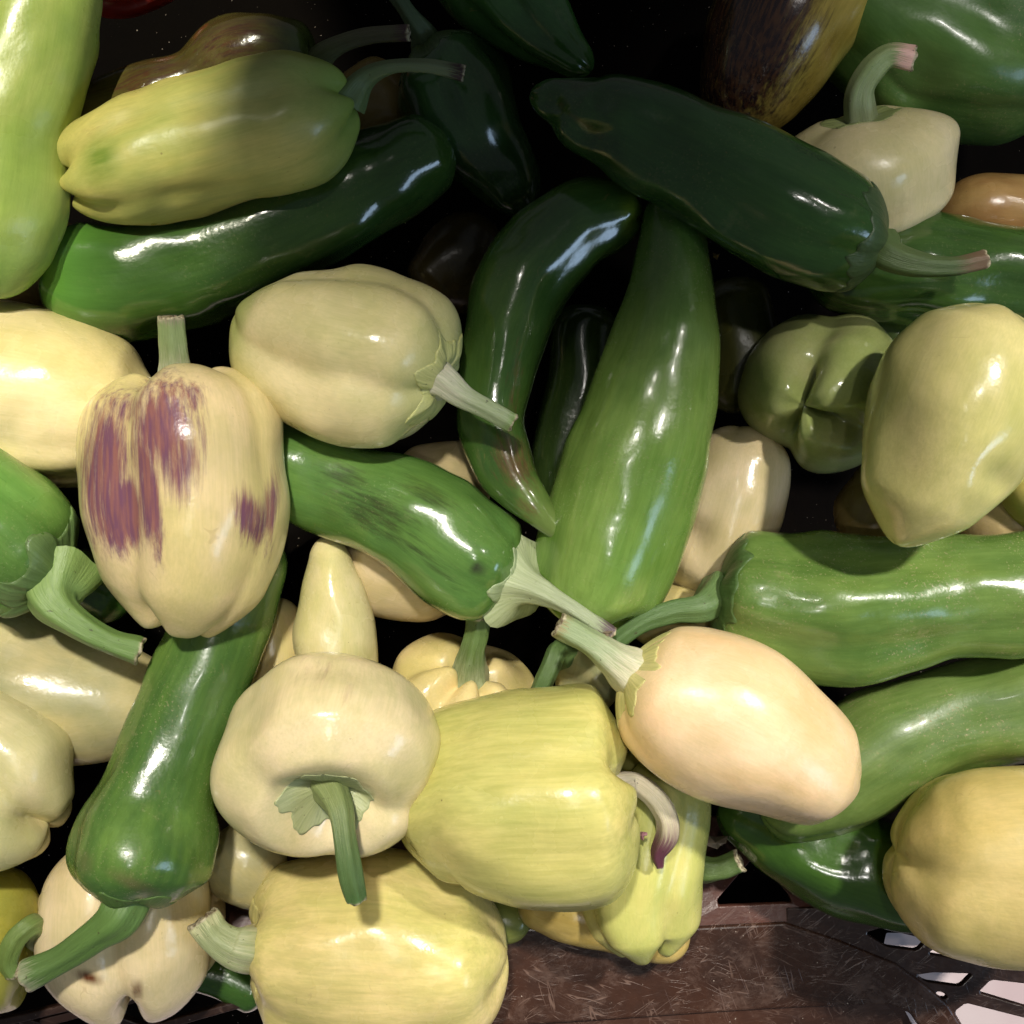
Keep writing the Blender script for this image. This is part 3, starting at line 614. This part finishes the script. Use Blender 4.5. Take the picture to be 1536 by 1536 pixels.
pepper('yellowish bell pepper with short upright green stem behind the two big ones at lower centre', BP,
       [(712, 1002, -30, 88), (700, 1030, -50, 118), (685, 1080, -100, 112), (670, 1140, -150, 60)], ((205, 188, 122), (221, 200, 145)), cap0=40, cap1=50,
       stem=[(0, 0, 0, 40), (708, 978, 10, 20), (715, 950, 24, 17), (718, 926, 30, 18)], stem_cols=((170, 182, 151), (98, 121, 66)), calyx_r=24, grooves=((70, 1.2), 20, 120, 180, 270), gdepth=0.10, gend=0.24, dip0=22, lobe_end=24)
pepper('mid green pepper with dark smudges and a black spot pointing its pale stem right', LP,
       [(772, 872, 62, 56), (738, 856, 60, 82), (690, 828, 54, 92), (620, 780, 44, 86), (540, 742, 30, 74), (450, 708, 10, 76), (360, 680, -20, 66)], ((84, 122, 60), (102, 138, 66)), cap0=34, p0=2.3,
       stem=[(0, 0, 0, 66), (790, 878, 88, 30), (822, 892, 108, 18), (868, 918, 124, 13), (916, 952, 118, 13)], stem_cols=((178, 187, 146), (163, 172, 139)), stem_tip=(96, 78, 84), tip_reach=0.16,
       calyx_r=62, calyx_kw=dict(star=0.5, points=5, thick=5), calyx_cols=((174, 184, 144), (161, 174, 131)),
       grooves=(30, 110, 220, 300), gdepth=0.03, marks=((640, 740, 60, 16, 28, 0.7), (560, 770, 90, 40, 25, 0.7), (520, 720, 60, 30, 20, 0.6), (660, 850, 60, 20, 40, 0.55), (600, 810, 80, 14, 32, 0.65)), marks2=((716, 852, 10, 10, 0, 1.0),),
       skin_kw=dict(GS, mark=((44, 44, 30), (58, 56, 34), 0.75), mark2=(52, 50, 42), coat=0.5, rough=0.2, scuff=0.15))
pepper('curved dark green pepper with brownish pointed tip at the centre', LP,
       [(962, 318, 0, 42), (915, 322, 0, 56), (850, 348, 4, 68), (795, 410, 8, 72), (760, 490, 14, 68), (742, 570, 24, 58), (740, 640, 40, 50), (762, 705, 62, 45), (800, 758, 80, 29), (844, 806, 88, 12)], ((60, 92, 42), (76, 106, 44)), cap0=26, cap1=16,
       grooves=((60, 0.5), 130, 220, 300), gdepth=0.05, sharp=0.4, marks=((770, 690, 34, 60, -30, 0.8), (770, 600, 14, 100, 5, 0.5), (790, 760, 20, 30, -40, 0.5)), marks2=((945, 320, 14, 30, 10, 0.8),),
       skin_kw=dict(DS, mark=((100, 62, 48), (112, 84, 52), 0.8), mark2=(118, 142, 40), end1=((128, 148, 78), 0.14, 0.7), coat=0.7))
pepper('very large green pepper standing upright right of the centre', LP,
       [(884, 934, 40, 78), (893, 888, 44, 100), (915, 810, 50, 110), (948, 710, 54, 110), (978, 610, 52, 100), (998, 510, 46, 82), (1008, 420, 36, 62), (1008, 350, 28, 48), (998, 288, 20, 30)], ((106, 142, 62), (140, 168, 86)), cap0=56, cap1=26, p0=2.4,
       grooves=((36, 0.8), (150, 1.0), 230, 300), gdepth=0.06, gend=0.12, lobe_end=18, dip0=6, sharp=0.3, bumpy=0.6, skin_kw=dict(GS, end1=((52, 90, 38), 0.45, 0.85), scuff=0.25, coat=0.35))
pepper('cream pepper tucked behind the right side of the very large green one', BP,
       [(1110, 640, -70, 60), (1106, 700, -70, 80), (1085, 780, -70, 88), (1055, 850, -70, 78), (1030, 895, -70, 50)], ((229, 208, 173), (211, 192, 148)), cap0=50, cap1=40, skin_kw=dict(specks=0.9, rough=0.18), dents=((1040, 800, 26, 20),), grooves=(70, 200), gdepth=0.04)
pepper('greenish white bell pepper showing three rounded bottom lobes at right', BP,
       [(1268, 560, -190, 60), (1252, 574, -120, 110), (1236, 586, -50, 124), (1222, 596, 10, 114), (1206, 608, 62, 84)], ((150, 162, 98), (166, 168, 116)), cap0=40, cap1=64, p1=2.5,
       grooves=((36, 1.1), (149, 1.1), (236, 1.2)), gdepth=0.17, gend=0.2, gtip=0.26, sharp=0.16, lobe_end=56, dip1=0, gpow=3.6, rd1=0.5, flat=1.0, skin_kw=dict(rough=0.16))
pepper('yellow pepper with blunt nipple tip pointing down at the right edge', BP,
       [(1496, 462, 180, 64), (1480, 510, 180, 108), (1448, 590, 182, 132), (1415, 670, 184, 124), (1382, 740, 184, 94), (1346, 818, 180, 52)], ((202, 196, 124), (218, 206, 142)), cap0=46, cap1=64, p1=1.8,
       grooves=((30, 0.7), 130, 220, 300), gdepth=0.05, gend=0.1, sharp=0.4, lump=0.025, bumpy=0.5, dents=((1500, 720, 26, 12), (1345, 650, 40, 5)), skin_kw=dict(rough=0.18, coat=0.3))
pepper('yellow sliver of pepper at the right edge beside the blunt yellow one', BP,
       [(1640, 700, 0, 60), (1570, 740, 0, 70), (1530, 790, -10, 50)], YEL, cap0=50, cap1=46)
pepper('cream pepper showing between the blunt yellow one and the green one beneath', BP,
       [(1600, 790, -60, 60), (1500, 790, -60, 66), (1440, 800, -60, 40)], ((211, 186, 143), (182, 158, 108)), cap0=50, cap1=46)
pepper('broad mid green pepper lying sideways at right with a thin curved stem to the left', LP,
       [(1078, 884, 22, 76), (1110, 892, 24, 98), (1170, 906, 24, 110), (1250, 914, 22, 116), (1330, 904, 22, 106), (1430, 894, 22, 94), (1540, 888, 22, 94), (1680, 880, 22, 70)], ((90, 122, 58), (122, 148, 76)), cap0=26, p0=2.6,
       stem=[(0, 0, 0, 40), (1052, 912, 62, 22), (1010, 918, 70, 17), (965, 934, 74, 14), (924, 962, 70, 13)], stem_cols=((103, 128, 77), (88, 116, 66)),
       calyx_r=92, calyx_kw=dict(star=0.15, points=5, thick=3), calyx_cols=((88, 116, 60), (81, 108, 57)),
       grooves=((58, 1.0), 130, 220, 320), gdepth=0.12, gend=0.12, sharp=0.5, lump=0.025, skin_kw=dict(GS, scuff=0.7, coat=0.3))
pepper('scuffed green pepper beneath the broad sideways green one at lower right', LP,
       [(1140, 1216, -50, 50), (1190, 1200, -54, 68), (1260, 1160, -56, 92), (1340, 1110, -56, 92), (1440, 1078, -56, 82), (1560, 1056, -56, 88), (1680, 1040, -56, 70)], ((94, 122, 58), (122, 144, 78)), cap0=46,
       grooves=((90, 0.8), 30, 200, 300), gdepth=0.07, sharp=0.5, lump=0.03, skin_kw=dict(GS, scuff=0.8, coat=0.1, rough=0.36))
pepper('smooth peach coloured pepper with stem at upper left on the lower right green ones', BP,
       [(942, 1006, 112, 62), (976, 1024, 112, 94), (1030, 1050, 112, 118), (1100, 1084, 112, 124), (1170, 1122, 106, 108), (1235, 1160, 98, 86), (1284, 1182, 92, 50)], ((242, 212, 174), (234, 198, 150)), cap0=44, cap1=46, p1=2.0,
       stem=[(0, 0, 0, 46), (922, 990, 132, 26), (890, 966, 140, 20), (840, 938, 140, 20)], stem_cols=((212, 205, 180), (150, 165, 122)), stem_tip=(148, 142, 96), tip_reach=0.07,
       calyx_r=72, calyx_kw=dict(star=0.3, points=6, thick=2, wrinkle=2.5), calyx_cols=((224, 212, 150), (206, 196, 128)),
       grooves=(30, 130, 230, 320), gdepth=0.03, gend=0.12, dip0=8, bumpy=0.35, skin_kw=dict(rough=0.26, streak=0.08, end0=((226, 206, 146), 0.14, 0.6), specks=0.25))
pepper('big blocky yellow green pepper with curled stem at bottom centre', BP,
       [(940, 1186, 76, 120), (905, 1190, 76, 158), (840, 1194, 74, 166), (760, 1194, 62, 160), (690, 1196, 44, 138), (640, 1212, 28, 116), (598, 1230, 20, 94)], ((186, 184, 110), (206, 194, 122)), cap0=46, cap1=60, p0=2.8, p1=2.0,
       stem=[(0, 0, 0, 40), (950, 1176, 56, 18), (976, 1190, 66, 16), (998, 1220, 66, 17), (1002, 1250, 60, 18), (988, 1280, 52, 12), (990, 1300, 48, 6)], stem_cols=((212, 201, 180), (202, 190, 162)), stem_tip=(92, 52, 64), tip_reach=0.5,
       grooves=((58, 1.4), (112, 0.25), 190, 290), gdepth=0.05, gend=0.14, sharp=0.16, lobe_end=26, dip0=20, skin_kw=dict(rough=0.24, streak=0.32, specks=0.8), marks2=((748, 1058, 14, 2.5, -8, 0.8), (660, 1158, 6, 4, 0, 0.8)))
pepper('lime yellow pepper tucked under the curled stem of the blocky one', BP,
       [(990, 1130, -80, 60), (984, 1190, -72, 84), (970, 1265, -64, 88), (960, 1330, -66, 93), (964, 1385, -70, 84), (968, 1424, -72, 62)], ((180, 182, 104), (202, 192, 120)), cap1=34,
       grooves=((118, 1.2), 30, 210, 300), gdepth=0.09, gend=0.16, gtip=0.24, lobe_end=34, sharp=0.14, gpow=3.0, dip1=12)
pepper('tan yellow pepper lobe resting on the crate rim at bottom centre', BP,
       [(780, 1352, -110, 34), (850, 1368, -100, 44), (930, 1386, -96, 44), (1000, 1404, -92, 40), (1034, 1412, -90, 26)], ((198, 174, 108), (178, 152, 84)), cap0=30, cap1=26, skin_kw=dict(specks=1.0))
pepper('yellow cream pepper with short pale curved stem at the bottom edge', BP,
       [(384, 1420, -60, 96), (420, 1420, -58, 126), (490, 1424, -56, 144), (570, 1428, -56, 150), (650, 1432, -56, 136), (710, 1430, -56, 124), (760, 1426, -56, 104)], ((226, 204, 142), (202, 194, 118)), cap0=44, cap1=66, p0=2.4,
       stem=[(0, 0, 0, 48), (372, 1424, 20, 34), (345, 1418, 34, 27), (322, 1402, 36, 24), (306, 1380, 34, 25)], stem_cols=((236, 222, 189), (161, 168, 122)), stem_tip=(196, 196, 148), tip_reach=0.1,
       calyx_r=84, calyx_kw=dict(star=0.3, points=6, thick=3, wrinkle=3), calyx_cols=((212, 198, 140), (190, 178, 116)),
       grooves=((140, 1.0), 60, 220, 320), gdepth=0.05, gend=0.16, lobe_end=20, dip0=14, skin_kw=dict(streak=0.3), marks2=((640, 1338, 30, 3, 6, 0.7), (560, 1342, 40, 2, -4, 0.5)))
pepper('dark green pepper lying over the crate lattice at lower right', LP,
       [(1080, 1206, -120, 34), (1140, 1236, -110, 52), (1220, 1276, -100, 76), (1310, 1306, -96, 84), (1400, 1330, -96, 72), (1480, 1350, -100, 50)], ((68, 102, 38), (54, 85, 33)), cap0=36,
       grooves=(30, 100, 220), gdepth=0.04, skin_kw=dict(DS, scuff=0.0))
pepper('pale yellow pepper with a notched end in the lower right corner', BP,
       [(1700, 1290, 50, 110), (1610, 1294, 54, 146), (1520, 1296, 56, 154), (1430, 1292, 56, 142), (1375, 1284, 56, 118), (1338, 1276, 56, 92)], ((230, 206, 140), (214, 192, 120)), cap1=70, p1=2.3,
       grooves=((92, 1.2), 190, 350, 270), gdepth=0.05, gend=0.14, gtip=0.12, lobe_end=10, sharp=0.2, dip1=6, bumpy=0.4, gpow=3.0, skin_kw=dict(rough=0.3, streak=0.12, specks=0.3))
# -- seen only in the gaps
pepper('pale green pepper with green stem in the gap left of the peach one', BP,
       [(850, 985, -60, 50), (880, 1000, -70, 70), (930, 1020, -90, 60)], ((194, 182, 132), (166, 170, 122)), cap0=30, cap1=40, stem=[(0, 0, 0, 24), (838, 975, -20, 15), (826, 1000, -6, 14), (808, 1040, -10, 14)], stem_cols=((104, 130, 77), (95, 121, 69)))
pepper('yellow pepper showing under the thin curved green stem', BP,
       [(1090, 930, -60, 40), (1010, 925, -60, 50), (940, 925, -60, 36)], ((211, 192, 132), (180, 170, 128)), cap0=30, cap1=30)
pepper('dark green pepper between the ragged stem and the purple striped one', LP,
       [(90, 850, -60, 40), (140, 880, -56, 50), (200, 905, -60, 40)], DGREEN, cap0=30, cap1=36, skin_kw=DS)
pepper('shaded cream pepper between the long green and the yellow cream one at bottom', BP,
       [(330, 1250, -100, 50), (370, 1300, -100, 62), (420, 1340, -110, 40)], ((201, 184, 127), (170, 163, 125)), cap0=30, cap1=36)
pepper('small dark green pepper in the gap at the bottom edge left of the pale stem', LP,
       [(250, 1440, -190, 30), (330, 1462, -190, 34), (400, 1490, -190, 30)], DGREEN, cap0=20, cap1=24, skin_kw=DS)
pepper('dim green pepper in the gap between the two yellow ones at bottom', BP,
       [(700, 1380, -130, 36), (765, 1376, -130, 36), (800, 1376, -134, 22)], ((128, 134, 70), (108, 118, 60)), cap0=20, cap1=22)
pepper('cream pepper in the gap between the cream green and curved green ones', BP,
       [(600, 690, -80, 50), (655, 735, -80, 84), (730, 760, -90, 60)], ((219, 196, 156), (186, 170, 126)), cap0=40, cap1=40)
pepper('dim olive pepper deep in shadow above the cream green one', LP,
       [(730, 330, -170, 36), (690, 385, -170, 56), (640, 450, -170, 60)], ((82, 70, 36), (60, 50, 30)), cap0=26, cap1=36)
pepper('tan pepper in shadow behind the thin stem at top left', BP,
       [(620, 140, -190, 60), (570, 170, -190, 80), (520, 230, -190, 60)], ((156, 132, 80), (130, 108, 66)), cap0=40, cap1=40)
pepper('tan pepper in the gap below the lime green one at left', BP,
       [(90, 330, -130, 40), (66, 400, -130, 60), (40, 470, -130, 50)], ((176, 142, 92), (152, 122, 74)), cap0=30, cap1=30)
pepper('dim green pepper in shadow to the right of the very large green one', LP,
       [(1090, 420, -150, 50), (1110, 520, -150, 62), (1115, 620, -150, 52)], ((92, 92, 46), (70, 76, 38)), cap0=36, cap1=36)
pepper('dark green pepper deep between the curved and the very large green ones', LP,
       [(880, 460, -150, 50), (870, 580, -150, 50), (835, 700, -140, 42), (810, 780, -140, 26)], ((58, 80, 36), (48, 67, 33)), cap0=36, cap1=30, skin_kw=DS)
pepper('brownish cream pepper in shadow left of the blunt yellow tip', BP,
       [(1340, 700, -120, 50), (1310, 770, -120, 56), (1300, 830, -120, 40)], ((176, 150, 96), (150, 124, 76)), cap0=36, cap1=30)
pepper('red orange pepper just entering at the top left edge', BP,
       [(260, -50, -140, 40), (200, -26, -140, 50), (120, -10, -140, 34)], ((176, 52, 30), (150, 36, 24)), cap0=30, cap1=30, skin_kw=dict(rough=0.3))
pepper('olive green pepper behind the three lobed greenish white one', LP,
       [(1300, 450, -150, 50), (1340, 520, -150, 62), (1330, 600, -150, 50)], ((104, 116, 52), (70, 88, 40)), cap0=36, cap1=36)
pepper('mostly hidden green pepper poking its short stem out beside the lime yellow one', LP,
       [(1048, 1303, -128, 24), (1020, 1300, -128, 34), (980, 1298, -128, 36), (940, 1296, -130, 26)], ((96, 118, 52), (84, 104, 46)), cap0=20, cap1=20,
       stem=[(0, 0, 0, 24), (1062, 1305, -112, 19), (1085, 1302, -104, 17), (1108, 1292, -98, 17)], stem_cols=((96, 118, 62), (84, 104, 56)))
# small dry scraps
def scrap(label, x, y, z, sz, seed, col):
    rs = np.random.RandomState(seed); n = 9; V = []; F = []
    c = W(x, y, z)
    for i in range(n):
        a = 2 * math.pi * i / n; r = sz * S * rs.uniform(0.5, 1.2) * (1.0 if i % 2 else 0.6)
        V.append(c + Vector((math.cos(a) * r, math.sin(a) * r * 0.55, rs.uniform(-0.3, 0.5) * sz * S)))
    V.append(c + Vector((0, 0, sz * S * 0.4))); V.append(c - Vector((0, 0, sz * S * 0.15)))
    for i in range(n):
        F.append((i, (i + 1) % n, n)); F.append(((i + 1) % n, i, n + 1))
    t = NT('scrap'); o = t.n('ShaderNodeTexCoord').outputs['Object']
    t.l(t.mix(t.noise(o, 500, 3), lin(col), lin((col[0] * 0.5, col[1] * 0.45, col[2] * 0.4))), t.p.inputs['Base Color']); t.p.inputs['Roughness'].default_value = 0.7
    tag(mesh_obj('dry_scrap', V, F, t.m, smooth=False), label, 'leaf scrap')
scrap('shrivelled purple brown flower scrap under the curled stem', 962, 1252, 50, 16, 3, (150, 104, 112))
scrap('dry straw coloured scrap beside the top of the very large green pepper', 1074, 384, 30, 10, 5, (150, 128, 78))
scrap('grey brown dry scrap caught by the hidden green stem', 1072, 1262, -90, 24, 8, (120, 108, 92))
scrap('shrivelled nub where the pale stem meets the thin green stem', 912, 950, 134, 12, 11, (150, 134, 110))
